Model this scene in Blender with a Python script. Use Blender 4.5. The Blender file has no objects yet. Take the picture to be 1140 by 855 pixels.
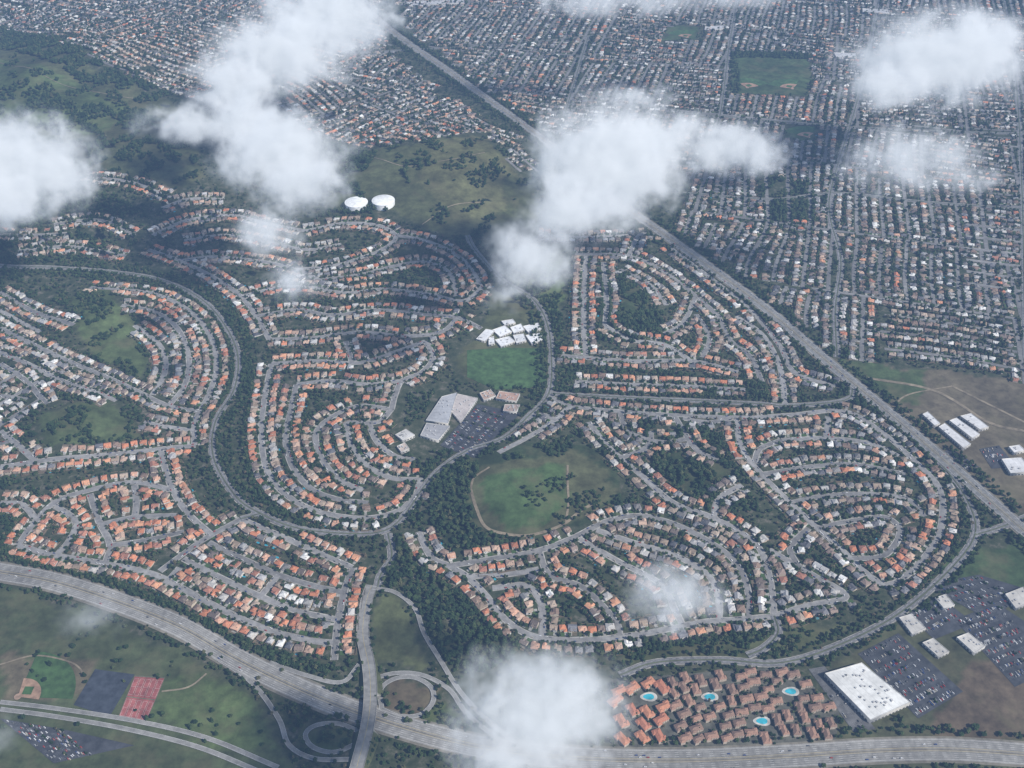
import bpy, bmesh, math, random, time
import numpy as np
from mathutils import Vector, kdtree
T0=time.time()
rng=np.random.default_rng(11); random.seed(5)
scene=bpy.context.scene
# ------------------------------------------------------------------ image pixels -> ground, cast along camera rays
H=1500.0; PIT=math.radians(38); FL=570/math.tan(math.radians(25))
def flat(px,py,z=0.0):
    u=(px-570)/FL; v=-(py-427.5)/FL
    dx=u; dy=v*math.sin(PIT)+math.cos(PIT); dz=v*math.cos(PIT)-math.sin(PIT)
    t=(z-H)/dz
    return dx*t,dy*t,t
HILLS=[]
for px,py,r,h in [(450,200,330,60),(525,185,260,45),(70,100,520,95),(170,190,300,50),(110,365,170,30),(85,470,150,28),
                  (592,548,190,24),(690,350,150,20),(380,470,230,16),(400,330,300,14),(790,520,160,12),(20,260,260,34)]:
    x,y,_=flat(px,py); HILLS.append((x,y,r,h))
def height(x,y):
    x=np.asarray(x,float); y=np.asarray(y,float)
    z=2.5*np.sin(x/310+1)*np.cos(y/370)+1.5*np.sin(x/170+y/240)
    for hx,hy,r,h in HILLS:
        d2=((x-hx)**2+((y-hy)/1.25)**2)/(r*r)
        z=z+h*np.exp(-d2*1.6)*(1+0.13*np.sin(x/58+hx)*np.cos(y/72+hy))
    return z
def G(px,py):
    z=0.0
    for _ in range(25):
        x,y,t=flat(px,py,z); z=0.5*z+0.5*float(height(x,y))
    return x,y
def GP(pts): return np.array([G(*p) for p in pts])
def smooth(pts,step=6.0,closed=False):
    p=np.asarray(pts,float)
    if closed: q=np.vstack([p[-1],p,p[0],p[1]])
    else: q=np.vstack([2*p[0]-p[1],p,2*p[-1]-p[-2]])
    out=[]
    for i in range(1,len(q)-2):
        a,b,c,d=q[i-1],q[i],q[i+1],q[i+2]
        n=max(2,int(np.linalg.norm(c-b)/3))
        t=np.linspace(0,1,n,endpoint=False)[:,None]
        out.append(0.5*((2*b)+(-a+c)*t+(2*a-5*b+4*c-d)*t*t+(-a+3*b-3*c+d)*t**3))
    out.append(q[-2][None,:])
    o=np.vstack(out)
    s=np.r_[0,np.cumsum(np.linalg.norm(np.diff(o,axis=0),axis=1))]
    n=max(2,int(s[-1]/step)+1); ss=np.linspace(0,s[-1],n)
    return np.c_[np.interp(ss,s,o[:,0]),np.interp(ss,s,o[:,1])]
def inpoly(x,y,poly):
    x=np.asarray(x,float); y=np.asarray(y,float); r=np.zeros(x.shape,bool); n=len(poly); j=n-1
    for i in range(n):
        xi,yi=poly[i]; xj,yj=poly[j]
        if yi!=yj:
            c=((yi>y)!=(yj>y))&(x<(xj-xi)*(y-yi)/(yj-yi)+xi); r^=c
        j=i
    return r
# ------------------------------------------------------------------ materials
def newmat(name):
    m=bpy.data.materials.new(name); m.use_nodes=True
    return m,m.node_tree,m.node_tree.nodes['Principled BSDF']
def noise(nt,scale,detail=4,rough=0.6,vec=None):
    n=nt.nodes.new('ShaderNodeTexNoise'); n.inputs['Scale'].default_value=scale; n.inputs['Detail'].default_value=detail; n.inputs['Roughness'].default_value=rough
    if vec is None:
        g=nt.nodes.new('ShaderNodeNewGeometry'); vec=g.outputs['Position']
    nt.links.new(vec,n.inputs['Vector']); return n.outputs['Fac']
def mrange(nt,v,a,b,c,d):
    n=nt.nodes.new('ShaderNodeMapRange'); 
    for i,k in enumerate((a,b,c,d)): n.inputs[i+1].default_value=k
    nt.links.new(v,n.inputs[0]); return n.outputs[0]
def mul(nt,col,f):
    n=nt.nodes.new('ShaderNodeVectorMath'); n.operation='SCALE'; nt.links.new(col,n.inputs[0]); nt.links.new(f,n.inputs['Scale']); return n.outputs[0]
def colmat(name,rough=0.85,s1=0.25,a1=(0.75,1.25),s2=0.02,a2=(0.85,1.15),spec=0.2,det=2):
    m,nt,b=newmat(name)
    a=nt.nodes.new('ShaderNodeAttribute'); a.attribute_name='Col'
    c=mul(nt,a.outputs['Color'],mrange(nt,noise(nt,s1,det),0.3,0.7,*a1))
    if s2: c=mul(nt,c,mrange(nt,noise(nt,s2,1),0.3,0.7,*a2))
    nt.links.new(c,b.inputs['Base Color']); b.inputs['Roughness'].default_value=rough
    b.inputs['Specular IOR Level'].default_value=spec
    return m
M_HOUSE=colmat('stucco_and_tile',s1=0.6,a1=(0.78,1.2),det=1,s2=0)
M_ROAD=colmat('asphalt',s1=0.10,a1=(0.78,1.22),s2=0.012,a2=(0.82,1.15))
M_MARK=colmat('road_paint',rough=0.6,s2=0)
M_LOT=colmat('paved_surface',s1=0.08,a1=(0.65,1.35),det=3)
M_BLD=colmat('painted_concrete',s1=0.12,a1=(0.84,1.1))
M_CAR=colmat('car_paint',rough=0.3,a1=(1,1),s2=0,spec=0.5,det=0)
def treemat():
    m,nt,b=newmat('foliage')
    a=nt.nodes.new('ShaderNodeAttribute'); a.attribute_name='tint'; a.attribute_type='INSTANCER'
    r=nt.nodes.new('ShaderNodeValToRGB'); e=r.color_ramp.elements
    e[0].position=0; e[0].color=(0.018,0.036,0.016,1); e[1].position=1; e[1].color=(0.12,0.095,0.06,1)
    for p,c in ((0.3,(0.027,0.050,0.020,1)),(0.6,(0.042,0.070,0.027,1)),(0.85,(0.068,0.084,0.036,1))):
        k=e.new(p); k.color=c
    nt.links.new(a.outputs['Fac'],r.inputs[0])
    c=mul(nt,r.outputs[0],mrange(nt,noise(nt,0.5,1),0.3,0.7,0.55,1.5))
    nt.links.new(c,b.inputs['Base Color']); b.inputs['Roughness'].default_value=0.8; b.inputs['Specular IOR Level'].default_value=0.15
    return m
M_LEAF=treemat()
M_BARK,nt,b=newmat('bark')
c=nt.nodes.new('ShaderNodeRGB'); c.outputs[0].default_value=(0.09,0.065,0.045,1)
nt.links.new(mul(nt,c.outputs[0],mrange(nt,noise(nt,3),0.3,0.7,0.6,1.3)),b.inputs['Base Color'])
# ------------------------------------------------------------------ mesh builder
class MB:
    def __init__(s): s.v=[];s.li=[];s.ls=[];s.c=[];s.n=0;s.nl=0
    def add(s,verts,faces,col):
        verts=np.asarray(verts,float).reshape(-1,3); k=len(verts)
        col=np.asarray(col,float)
        if col.ndim==1: col=np.tile(col,(k,1))
        s.v.append(verts); s.c.append(col)
        m,w=faces.shape
        s.li.append((faces+s.n).ravel()); s.ls.append(s.nl+np.arange(m)*w); s.nl+=m*w
        s.n+=k
    def build(s,name,mat):
        me=bpy.data.meshes.new(name)
        v=np.vstack(s.v); li=np.concatenate(s.li).astype(np.int32); ls=np.concatenate(s.ls).astype(np.int32)
        me.vertices.add(len(v)); me.vertices.foreach_set('co',v.ravel().astype(np.float32))
        me.loops.add(len(li)); me.loops.foreach_set('vertex_index',li)
        me.polygons.add(len(ls)); me.polygons.foreach_set('loop_start',ls)
        me.update(calc_edges=True)
        ca=me.color_attributes.new('Col','FLOAT_COLOR','POINT')
        c=np.c_[np.vstack(s.c),np.ones(len(v))]; ca.data.foreach_set('color',c.ravel().astype(np.float32))
        me.materials.append(mat)
        me.validate()
        o=bpy.data.objects.new(name,me); scene.collection.objects.link(o); return o
def nrm(P):
    t=np.gradient(P,axis=0); t/=np.linalg.norm(t,axis=1)[:,None]+1e-9
    return np.c_[-t[:,1],t[:,0]],t
def ribbon(mb,P,a,b,zo,col,dz=0.0,dash=None):
    N,_=nrm(P); A=P+N*a; B=P+N*b
    n=len(P); v=np.empty((2*n,3)); v[0::2,:2]=A; v[1::2,:2]=B
    dz=np.zeros(n)+dz
    v[0::2,2]=height(A[:,0],A[:,1])+zo+dz; v[1::2,2]=height(B[:,0],B[:,1])+zo+dz
    i=np.arange(n-1)
    if dash: i=i[(i%dash)==0]
    f=np.c_[2*i,2*i+2,2*i+3,2*i+1]
    if a>b: f=f[:,::-1]
    f=f[:,::-1]
    mb.add(v,f,col)
# ------------------------------------------------------------------ roads (centre lines in image pixels)
FREE=[[(-60,628),(0,637),(60,648),(130,670),(200,698),(260,732),(310,757),(370,783),(430,804),(500,824),(560,836),(650,845),(760,847),(880,842),(980,836),(1060,835),(1140,840),(1220,846)]]
EXPR=[[(395,0),(440,38),(520,94),(600,152),(660,205),(740,262),(800,305),(860,350),(920,402),(980,452),(1040,503),(1100,556),(1150,600),(1220,660)]]
RES=dict(
A=[[(20,607),(60,618),(120,628),(175,641),(230,670),(290,698),(340,712),(374,716)],
 [(20,607),(35,586),(60,560),(95,547),(150,537),(200,548)],
 [(268,578),(225,602),(178,636)],[(268,578),(320,600),(392,632)],
 [(392,632),(383,660),(376,695),(372,735)],[(178,500),(190,540),(208,570),(236,596)],
 [(232,604),(270,622),(310,640),(348,652),(384,660)],[(204,622),(245,643),(290,664),(330,680),(376,690)],
 [(60,562),(84,580),(78,600),(64,617)],[(100,550),(110,580),(122,605),(118,626)],
 [(112,584),(150,576),(196,574)],[(124,607),(160,602),(205,592)],[(150,540),(152,560),(150,576)],
 [(0,520),(40,514),(100,508),(178,500),(218,496)],[(0,560),(25,562),(40,578)],[(184,650),(200,632)],[(290,664),(310,640)]],
B=[[(302,405),(295,440),(291,480),(296,520),(315,548),(350,568),(400,577),(440,570),(462,552),(468,532)],
 [(302,405),(350,402),(400,404),(440,392),(474,380)],
 [(474,380),(482,398),(470,414),(448,424),(440,440),(436,456)],
 [(436,456),(400,452),(370,464),(352,482),(358,510),(378,534),(404,546)],
 [(330,428),(323,460),(318,490),(326,520),(346,544),(376,556),(410,560)],
 [(330,428),(370,424),(408,428),(448,424)],[(384,470),(392,498),(408,518),(436,532),(466,534)],
 [(436,456),(420,470),(384,470)],[(410,470),(420,492),(440,508),(462,512)],
 [(385,380),(392,404)]],
C=[[(285,352),(330,345),(370,351),(420,345),(470,350),(510,354),(536,366)],
 [(165,278),(200,290),(240,310),(268,330),(285,352),(300,378)],[(300,378),(350,376),(400,370),(450,374),(490,370),(510,354)],
 [(330,300),(370,296),(405,286),(432,274),(440,262),(420,251),(380,249),(340,257)],
 [(268,330),(310,320),(345,320),(385,326),(430,322),(480,328),(515,335),(536,322)],
 [(440,262),(480,270),(510,285),(528,305),(536,322)],[(355,312),(400,306),(440,296),(475,292),(500,304),(508,330)],
 [(200,290),(240,286),(290,291),(330,300),(355,312)],[(170,262),(210,245),(260,240),(300,250),(340,257)],[(205,268),(250,262),(300,270),(340,278),(380,272)],
 [(180,232),(210,222),(250,222)]],
D=[[(128,322),(175,328),(212,347),(234,374),(241,408),(232,440),(218,468),(216,496)],
 [(135,340),(172,347),(198,366),(210,398),(206,428),(188,452)],
 [(0,365),(50,390),(100,412),(150,434),(188,452),(222,458)],[(150,362),(178,385),(184,412),(170,440)],
 [(0,405),(30,425),(52,450)],[(0,325),(40,348),(82,362)],[(0,480),(25,500),(40,514)],
 [(160,470),(216,480)],[(0,440),(30,445)],[(0,345),(45,370)],[(60,250),(110,245),(150,262)],[(20,280),(80,275),(140,285)],
 [(-20,384),(30,405),(80,428),(130,446)],[(-20,262),(30,262),(80,260)],[(95,198),(150,204),(190,220)],[(100,320),(128,322)],[(-30,500),(10,492)]],
E=[[(652,285),(650,330),(650,370),(652,396)],[(640,283),(700,285),(738,302),(775,330),(800,352)],
 [(622,396),(700,402),(770,402),(822,414)],[(745,275),(790,309),(835,345),(868,385),(885,415),(930,430)],
 [(820,352),(848,372),(866,402),(872,430),(874,450)],[(672,292),(675,330),(674,362)],[(700,285),(712,262),(735,262)],[(600,262),(650,264),(700,262)],[(775,330),(760,360),(740,372)],
 [(800,352),(812,378),(836,398),(848,425)],[(775,350),(790,375),(782,398)],[(672,362),(700,378),(740,384),(770,402)],[(690,300),(722,316),(742,340)],[(640,425),(700,428),(760,430),(830,434)]],
F=[[(610,440),(635,452),(690,458),(750,462),(820,465),(880,462),(940,458),(980,480),(1020,515),(1046,545),(1048,585),(1030,620),(1002,646),(984,652)],
 [(820,465),(826,500),(850,530),(880,560),(910,588),(940,615),(964,638),(984,652)],
 [(870,490),(920,488),(970,494),(1000,508)],[(850,528),(900,520),(950,517),(1008,528)],
 [(880,560),(920,552),(970,550),(1010,556),(1030,575)],[(910,588),(948,580),(985,576),(1002,592),(985,618),(950,622)],
 [(870,490),(846,500),(840,516)],[(920,488),(922,464)],[(635,452),(615,470),(582,490),(555,504)],[(620,468),(600,462),(575,478)],
 [(655,470),(680,500),(715,530),(750,560),(795,577),(840,604),(856,640),(862,686)],
 [(862,686),(820,690),(780,693),(720,705),(660,712),(600,710),(565,692),(540,662),(520,642),(500,630)],
 [(500,630),(550,622),(600,613),(640,598),(680,579),(720,575),(770,592),(815,622),(832,655),(834,688)],
 [(664,590),(705,604),(750,618),(788,640),(800,668),(800,690)],[(645,600),(690,626),(735,650),(752,680),(760,697)],
 [(862,686),(900,674),(942,664),(905,640),(856,612)],[(500,630),(480,620),(466,592)],
 [(548,655),(585,652),(602,672),(604,708)],[(600,613),(612,640),(650,655),(684,690),(690,708)],
 [(520,642),(560,640),(600,634)],[(820,465),(790,470),(760,466)],[(690,510),(720,498),(725,480)],
 [(690,458),(700,480),(735,492),(770,488)],[(795,577),(800,556),(826,540)],[(750,462),(775,500),(800,512)],[(900,588),(880,610),(890,632)]])
COLL=[[( -60,290),(0,296),(60,298),(120,302),(180,312),(230,338),(262,385),(262,430),(240,470),(238,510),(262,552),(290,572),(330,588),(380,594),(425,592),(450,574),(482,530),(520,502),(560,488),(590,462),(611,438),(614,400),(609,360),(592,332),(560,312),(530,280),(520,262)],
 [(611,438),(640,440),(700,443),(770,446),(850,450),(874,452),(940,446),(950,430)],
 [(690,752),(730,738),(800,735),(870,738),(935,718),(1000,684),(1056,636),(1085,596),(1078,560),(1050,520),(1000,470),(960,440)],
 [(1085,596),(1120,585),(1180,560)],
 [(862,686),(866,705),(850,722),(832,730)],
 [(268,578),(290,572)],[(432,594),(436,620),(424,640),(420,656)]]
RAMP=[[(414,655),(440,660),(462,678),(472,705),(490,735),(512,770),(540,800),(580,832)],
 [(414,757),(440,750),(470,752),(500,768),(520,795),(560,828)],
 [(425,790),(424,768),(440,756),(462,755),(480,766),(482,782),(468,796),(445,798),(425,790)],
 [(240,732),(280,760),(310,800),(322,830),(350,845),(392,846)],
 [(398,828),(372,838),(348,832),(340,818),(352,808),(376,806),(398,814)],
 [(400,740),(380,760),(340,752),(300,738)],
 [(0,790),(60,798),(140,812),(220,832),(290,860)],[(0,782),(60,789),(150,803),(230,822),(310,855)]]
OVER=[[(385,900),(398,855),(409,815),(413,780),(411,745),(404,705),(408,670),(414,652)]]
FARART=[[(985,-40),(960,90),(928,200),(924,240),(936,290),(930,345),(932,398)],[(826,-30),(812,50),(800,135),(770,200)],
 [(600,126),(700,118),(800,130),(925,140),(1040,146),(1180,150)],[(760,215),(860,222),(930,215),(1030,225),(1180,236)],[(655,40),(640,90),(628,130)],
 [(1112,-30),(1130,80),(1138,220),(1142,400)],[(380,60),(520,52),(660,40),(830,22),(1180,20)]]
roads=[]
def add_roads(lst,hw,kind,reg=None):
    for r in lst: roads.append(dict(P=smooth(GP(r)),hw=hw,kind=kind,reg=reg))
add_roads(FREE,21,'free'); add_roads(EXPR,16,'expr'); add_roads(OVER,10,'over')
add_roads(COLL,6.5,'coll'); add_roads(RAMP,4.2,'ramp'); add_roads(FARART,6.5,'coll')
for k,l in RES.items(): add_roads(l,4.8,'res',k)
# ------------------------------------------------------------------ street network of the valley floor
GRIDS=[('H',[(600,-60),(1250,-60),(1250,440),(1140,428),(945,402),(860,335),(760,262),(770,200),(700,170),(612,150),(520,84),(460,40),(420,-60)],(930,395),(950,100),(0,14)),
 ('I',[(-80,-60),(400,-60),(440,60),(500,110),(420,110),(330,70),(230,112),(130,84),(0,30),(-80,20)],(100,60),(330,-20),(10,30)),
 ('J',[(320,70),(420,100),(510,110),(590,165),(600,196),(570,190),(540,148),(470,158),(410,166),(350,150),(310,120)],(350,100),(500,150),(15,30)),
 ('K',[(-60,395),(45,412),(48,470),(-60,480)],(0,400),(40,430),(4,12)),
 ('L',[(1072,238),(1200,240),(1200,330),(1075,320)],(1080,240),(1082,310),(0,3))]
# public parks with ball fields on the valley floor
PARKS=[[(814,58),(902,60),(902,108),(814,104)],[(742,30),(778,29),(775,44),(738,45)],[(878,140),(915,141),(912,156),(874,155)]]
EXC=[GP(p) for p in PARKS]
def excl(x,y):
    r=np.zeros(np.shape(x),bool)
    for p in EXC: r|=inpoly(x,y,p)
    return r
for reg,poly,a,b,warp in GRIDS:
    pg=GP(poly); A=np.array(G(*a)); B=np.array(G(*b)); d=(B-A)/np.linalg.norm(B-A); n=np.array([-d[1],d[0]])
    c=pg.mean(0); L=(pg-c)@np.c_[d,n]; lo,hi=L.min(0),L.max(0)
    u=lo[0]
    while u<hi[0]:
        du=rng.uniform(260,460); v=lo[1]
        while v<hi[1]:
            dv=rng.uniform(240,460)
            pu=rng.random()<.5; W,Lg=(dv,du) if pu else (du,dv); amp=rng.uniform(*warp); ph=rng.uniform(0,6); wl=rng.uniform(120,260); rotj=rng.uniform(-.08,.08)
            m=max(1,int(round(W/66))); s_=W/m
            for k in range(m+1):
                off=k*s_; ln=np.arange(-2 if k in(0,m) else 6,Lg+2 if k in(0,m) else Lg-rng.choice([0,0,25,45]),8)
                wv=(off+amp*np.sin(ln/wl*2+ph)*np.sin(np.pi*k/m)+rotj*(ln-Lg/2)*np.sin(np.pi*k/m))
                Q=(c+d*u+n*v)+(np.outer(ln,d)+np.outer(wv,n) if pu else np.outer(ln,n)+np.outer(wv,d))
                ok=inpoly(Q[:,0],Q[:,1],pg)&~excl(Q[:,0],Q[:,1]); cur=[]
                for q,o_ in zip(Q,ok):
                    if o_: cur.append(q)
                    else:
                        if len(cur)>5: roads.append(dict(P=np.array(cur),hw=4.2,kind='res',reg=reg))
                        cur=[]
                if len(cur)>5: roads.append(dict(P=np.array(cur),hw=4.2,kind='res',reg=reg))
            for e_ in(0,Lg):
                ln=np.arange(0,W+4,8); Q=(c+d*u+n*v)+(np.outer(ln,n)+d*e_ if pu else np.outer(ln,d)+n*e_)
                ok=inpoly(Q[:,0],Q[:,1],pg)&~excl(Q[:,0],Q[:,1])
                if ok.all(): roads.append(dict(P=Q,hw=4.6,kind='res',reg=reg))
            v+=dv
        u+=du
NP=sum(len(r['P']) for r in roads)
kd=kdtree.KDTree(NP); khw=np.empty(NP); i=0
for r in roads:
    for p in r['P']: kd.insert((p[0],p[1],0),i); khw[i]=r['hw']; i+=1
kd.balance()
def clear(x,y,need,rad=32):
    for co,ii,d in kd.find_range((x,y,0),rad):
        if d-khw[ii]<need: return False
    return True
# ------------------------------------------------------------------ zones
GRN=(0.085,0.116,0.046); DGR=(0.042,0.060,0.028); OLV=(0.078,0.088,0.042); LAWN=(0.060,0.112,0.040)
ZONES=[([(-200,20),(0,36),(60,58),(130,90),(190,112),(222,150),(225,200),(190,226),(130,195),(60,160),(-200,150)],OLV),
 ([(-200,60),(0,66),(70,84),(120,110),(150,130),(110,150),(40,140),(-200,120)],GRN),
 ([(-200,150),(60,155),(130,190),(100,200),(80,250),(-200,250)],DGR),
 ([(350,155),(410,168),(470,160),(540,150),(572,192),(596,205),(600,255),(545,262),(528,276),(470,252),(440,232),(370,236),(350,200)],OLV),
 ([(480,160),(540,152),(565,190),(560,235),(520,262),(490,240),(470,200)],(0.112,0.116,0.056)),
 ([(520,265),(580,245),(632,262),(626,300),(625,400),(606,440),(545,420),(512,392),(545,352),(545,310)],OLV),
 ([(590,300),(626,290),(626,350),(605,345)],GRN),
 ([(512,384),(610,384),(612,432),(590,438),(555,438),(512,420)],OLV),
 ([(480,530),(520,505),(600,490),(680,500),(705,560),(680,575),(640,592),(600,606),(510,612),(478,580)],DGR),
 ([(524,535),(545,520),(600,507),(640,505),(678,520),(688,545),(660,568),(625,590),(570,600),(535,592),(522,565)],(0.092,0.098,0.05)),
 ([(535,540),(560,527),(600,516),(632,516),(634,560),(600,582),(560,590),(540,570)],(0.068,0.110,0.042)),
 ([(-200,650),(0,652),(140,692),(240,745),(300,790),(326,855),(330,960),(-200,960)],(0.072,0.088,0.042)),
 ([(230,750),(280,775),(310,840),(240,830),(160,800),(180,760)],GRN),
 ([(0,728),(60,728),(104,742),(84,782),(0,772)],(0.13,0.11,0.07)),
 ([(415,668),(436,664),(455,685),(475,720),(478,742),(420,742)],(0.095,0.108,0.05)),
 ([(425,758),(485,758),(485,798),(425,798)],(0.13,0.105,0.068)),
 ([(485,770),(520,800),(480,812),(470,800)],GRN),
 ([(340,806),(400,806),(398,838),(345,836)],GRN),
 ([(930,398),(1010,408),(1300,440),(1300,640),(1150,592),(1040,495)],(0.135,0.115,0.078)),
 ([(935,400),(1030,412),(1020,448),(985,448)],(0.075,0.108,0.046)),
 ([(1055,610),(1180,600),(1180,668),(1060,672)],(0.058,0.09,0.038)),
 ([(920,740),(1010,690),(1180,640),(1300,900),(930,900)],(0.08,0.085,0.046)),
 ([(1060,745),(1180,720),(1180,830),(1040,820)],(0.13,0.10,0.068)),
 ([(655,300),(690,300),(735,345),(735,380),(672,378),(655,340)],DGR),
 ([(78,330),(122,312),(140,345),(172,395),(160,420),(120,408),(84,372)],(0.075,0.10,0.042)),
 ([(50,458),(120,446),(160,466),(150,498),(40,500)],(0.07,0.092,0.04)),
 ([(720,500),(760,490),(815,520),(835,560),(800,572),(740,545)],DGR),
 ([(690,728),(860,700),(960,690),(900,728),(700,745)],OLV)]+[(p,(0.06,0.09,0.038)) for p in PARKS]
ZG=[(GP(p),c) for p,c in ZONES]
# ------------------------------------------------------------------ ground
fx=np.arange(-2700,2701,10.0); fy=np.arange(450,5300,10.0)
ox=np.array([3000,3600,4800,7000,11000,18000,28000,40000.])
gx=np.r_[-ox[::-1],fx,ox]; gy=np.r_[-40000,-20000,-9000,-4000,-1500,-300,200,fy,5600,6200,7500,10000,15000,24000,40000]
X,Y=np.meshgrid(gx,gy); Z=height(X,Y)
col=np.tile(np.array((0.070,0.074,0.05)),(X.size,1)); urb=np.ones(X.size)
xf,yf=X.ravel(),Y.ravel()
wx=xf+8*np.sin(yf/31)+5*np.sin(yf/13+xf/17); wy=yf+8*np.sin(xf/27)+5*np.sin(xf/11+yf/19)
for pg,c in ZG:
    k=inpoly(wx,wy,pg); col[k]=c; urb[k]=0
mb=MB(); nx,ny=len(gx),len(gy)
ii,jj=np.meshgrid(np.arange(nx-1),np.arange(ny-1)); q=(jj*nx+ii).ravel()
mb.add(np.c_[xf,yf,Z.ravel()],np.c_[q,q+1,q+nx+1,q+nx],col)
m,nt,bs=newmat('ground_cover')
a=nt.nodes.new('ShaderNodeAttribute'); a.attribute_name='Col'
ub=nt.nodes.new('ShaderNodeAttribute'); ub.attribute_name='urban'
c=mul(nt,a.outputs['Color'],mrange(nt,noise(nt,0.035,5,0.7),0.3,0.7,0.55,1.45))
c=mul(nt,c,mrange(nt,noise(nt,0.006,4,0.6),0.3,0.7,0.6,1.4))
dm=nt.nodes.new('ShaderNodeMix'); dm.data_type='RGBA'; nt.links.new(mrange(nt,noise(nt,0.011,5,0.65),0.5,0.72,0,.7),dm.inputs['Factor']); nt.links.new(c,dm.inputs['A']); dm.inputs['B'].default_value=(0.145,0.132,0.075,1); c=dm.outputs['Result']
mx=nt.nodes.new('ShaderNodeMix'); mx.data_type='RGBA'
ramp=nt.nodes.new('ShaderNodeValToRGB'); e=ramp.color_ramp.elements
e[0].position=.36; e[0].color=(0.030,0.045,0.02,1); e[1].position=.72; e[1].color=(0.18,0.16,0.13,1)
k=e.new(.54); k.color=(0.064,0.075,0.042,1)
nt.links.new(noise(nt,0.06,4,0.7),ramp.inputs[0])
f=mrange(nt,ub.outputs['Fac'],0,1,0,0.85)
nt.links.new(f,mx.inputs['Factor']); nt.links.new(c,mx.inputs['A']); nt.links.new(ramp.outputs[0],mx.inputs['B'])
nt.links.new(mx.outputs['Result'],bs.inputs['Base Color']); bs.inputs['Roughness'].default_value=0.95; bs.inputs['Specular IOR Level'].default_value=0.1
gr=mb.build('ground',m)
at=gr.data.attributes.new('urban','FLOAT','POINT'); at.data.foreach_set('value',urb.astype(np.float32))
gr.data.shade_smooth()
# ------------------------------------------------------------------ road meshes
ASP=(0.17,0.17,0.17); OLD=(0.25,0.245,0.238); CONC=(0.38,0.365,0.335); WHT=(0.75,0.75,0.73); YEL=(0.6,0.45,0.1)
mres,mside,mcol,mfree,mexp,mramp,mmark=MB(),MB(),MB(),MB(),MB(),MB(),MB()
for i,r in enumerate(roads):
    P=r['P']; k=r['kind']; e=(i%300)*0.0013; hw=r['hw']
    if len(P)<3: continue
    if k=='res':
        g=rng.uniform(0.8,1.15); far=r['reg'] in 'HIJ'
        ribbon(mside,P,-hw-(1.0 if far else 2),hw+(1.0 if far else 2),0.30+e*0.3,np.array(CONC)*rng.uniform(.75,1.0)*(.65 if far else 1))
        ribbon(mres,P,-hw,hw,0.45+e,np.array(OLD)*g*(.8 if far else 1))
    elif k=='coll':
        ribbon(mside,P,-hw-1.8,hw+1.8,0.30+e*0.3,np.array(CONC)*.8)
        ribbon(mcol,P,-hw,hw,0.9+e,np.array(ASP)*1.05)
        ribbon(mside,P,-0.9,0.9,1.34+e,(0.10,0.12,0.06)); 
        for o in (-3.8,3.8): ribbon(mmark,P,o-.12,o+.12,1.34+e,WHT,dash=2)
    elif k=='ramp':
        ribbon(mramp,P,-hw,hw,1.4+e,(0.25,0.245,0.23))
        for o in (-3.4,3.4): ribbon(mmark,P,o-.12,o+.12,1.9+e,WHT)
    elif k in('free','expr'):
        W=hw; M=mfree if k=='free' else mexp
        ribbon(M,P,-W-3,W+3,0.9+e,(0.20,0.185,0.15))
        for s in(-1,1):
            a_,b_=sorted((s*1.6,s*(W-1))); ribbon(M,P,a_,b_,1.45+e,(0.28,0.27,0.25) if k=='free' else (0.22,0.22,0.21))
            for o in (2.8,W-3.6): ribbon(mmark,P,s*o-.12,s*o+.12,1.5+e,WHT if o>4 else YEL)
            n=4 if k=='free' else 3; lw=(W-7)/n
            for j in range(1,n): ribbon(mmark,P,s*(3.0+lw*j)-.12,s*(3.0+lw*j)+.12,1.5+e,WHT,dash=3)
            for j in range(n): 
                o=s*(3.0+lw*(j+.5)); ribbon(M,P,o-1.0,o+1.0,1.475+e,np.array((0.24,0.235,0.22))*rng.uniform(.9,1.05) if k=='free' else (0.195,0.195,0.19))
        ribbon(M,P,-0.5,0.5,2.4+e,np.array(CONC)*.8)
mside.build('pavement',M_LOT); mres.build('residential_streets',M_ROAD); mcol.build('boulevard_road',M_ROAD); mfree.build('freeway',M_ROAD)
mexp.build('expressway',M_ROAD); mramp.build('freeway_ramps',M_ROAD)
r=[r for r in roads if r['kind']=='over'][0]; P=r['P']
s=np.r_[0,np.cumsum(np.linalg.norm(np.diff(P,axis=0),axis=1))]
cx=np.array(G(411,797)); sc=s[np.argmin(np.linalg.norm(P-cx,axis=1))]
dz=8.5*np.clip(1-(np.abs(s-sc)-32)/130,0,1); dz=dz*dz*(3-2*dz/8.5)/8.5
mo=MB()
ribbon(mo,P,-11,11,1.2,CONC,dz); ribbon(mo,P,-9.5,9.5,1.5,(0.26,0.255,0.24),dz)
for sg in(-1,1): 
    ribbon(mo,P,sg*10.4,sg*10.9,2.3,CONC,dz)
    N,_=nrm(P); E=P+N*sg*11; b0=np.abs(s-sc)<34
    hz=height(E[:,0],E[:,1]); n=len(P); v=np.empty((2*n,3)); v[0::2,:2]=E; v[1::2,:2]=E+N*sg*np.where(b0,0,dz*1.3)[:,None]
    v[0::2,2]=hz+2.3+dz; v[1::2,2]=np.where(b0,hz+dz-0.3,hz-1); i=np.arange(n-1)
    mo.add(v,np.c_[2*i,2*i+2,2*i+3,2*i+1],np.where(np.repeat(b0,2)[:,None],np.array(CONC)[None],np.array(OLV)[None]))
for k in np.where(np.abs(s-sc)<30)[0][::3]:
    N,t=nrm(P)
    for o in(-7,0,7):
        c0=P[k]+N[k]*o; a=np.linspace(0,2*np.pi,9)[:-1]; z0=float(height(*c0))
        v=np.r_[np.c_[c0[0]+.8*np.cos(a),c0[1]+.8*np.sin(a),np.full(8,z0)],np.c_[c0[0]+.8*np.cos(a),c0[1]+.8*np.sin(a),np.full(8,z0+9)]]
        i=np.arange(8); mo.add(v,np.c_[i,(i+1)%8,(i+1)%8+8,i+8],CONC)
ribbon(mmark,P,-.15,.15,1.55,YEL,dz)
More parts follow.
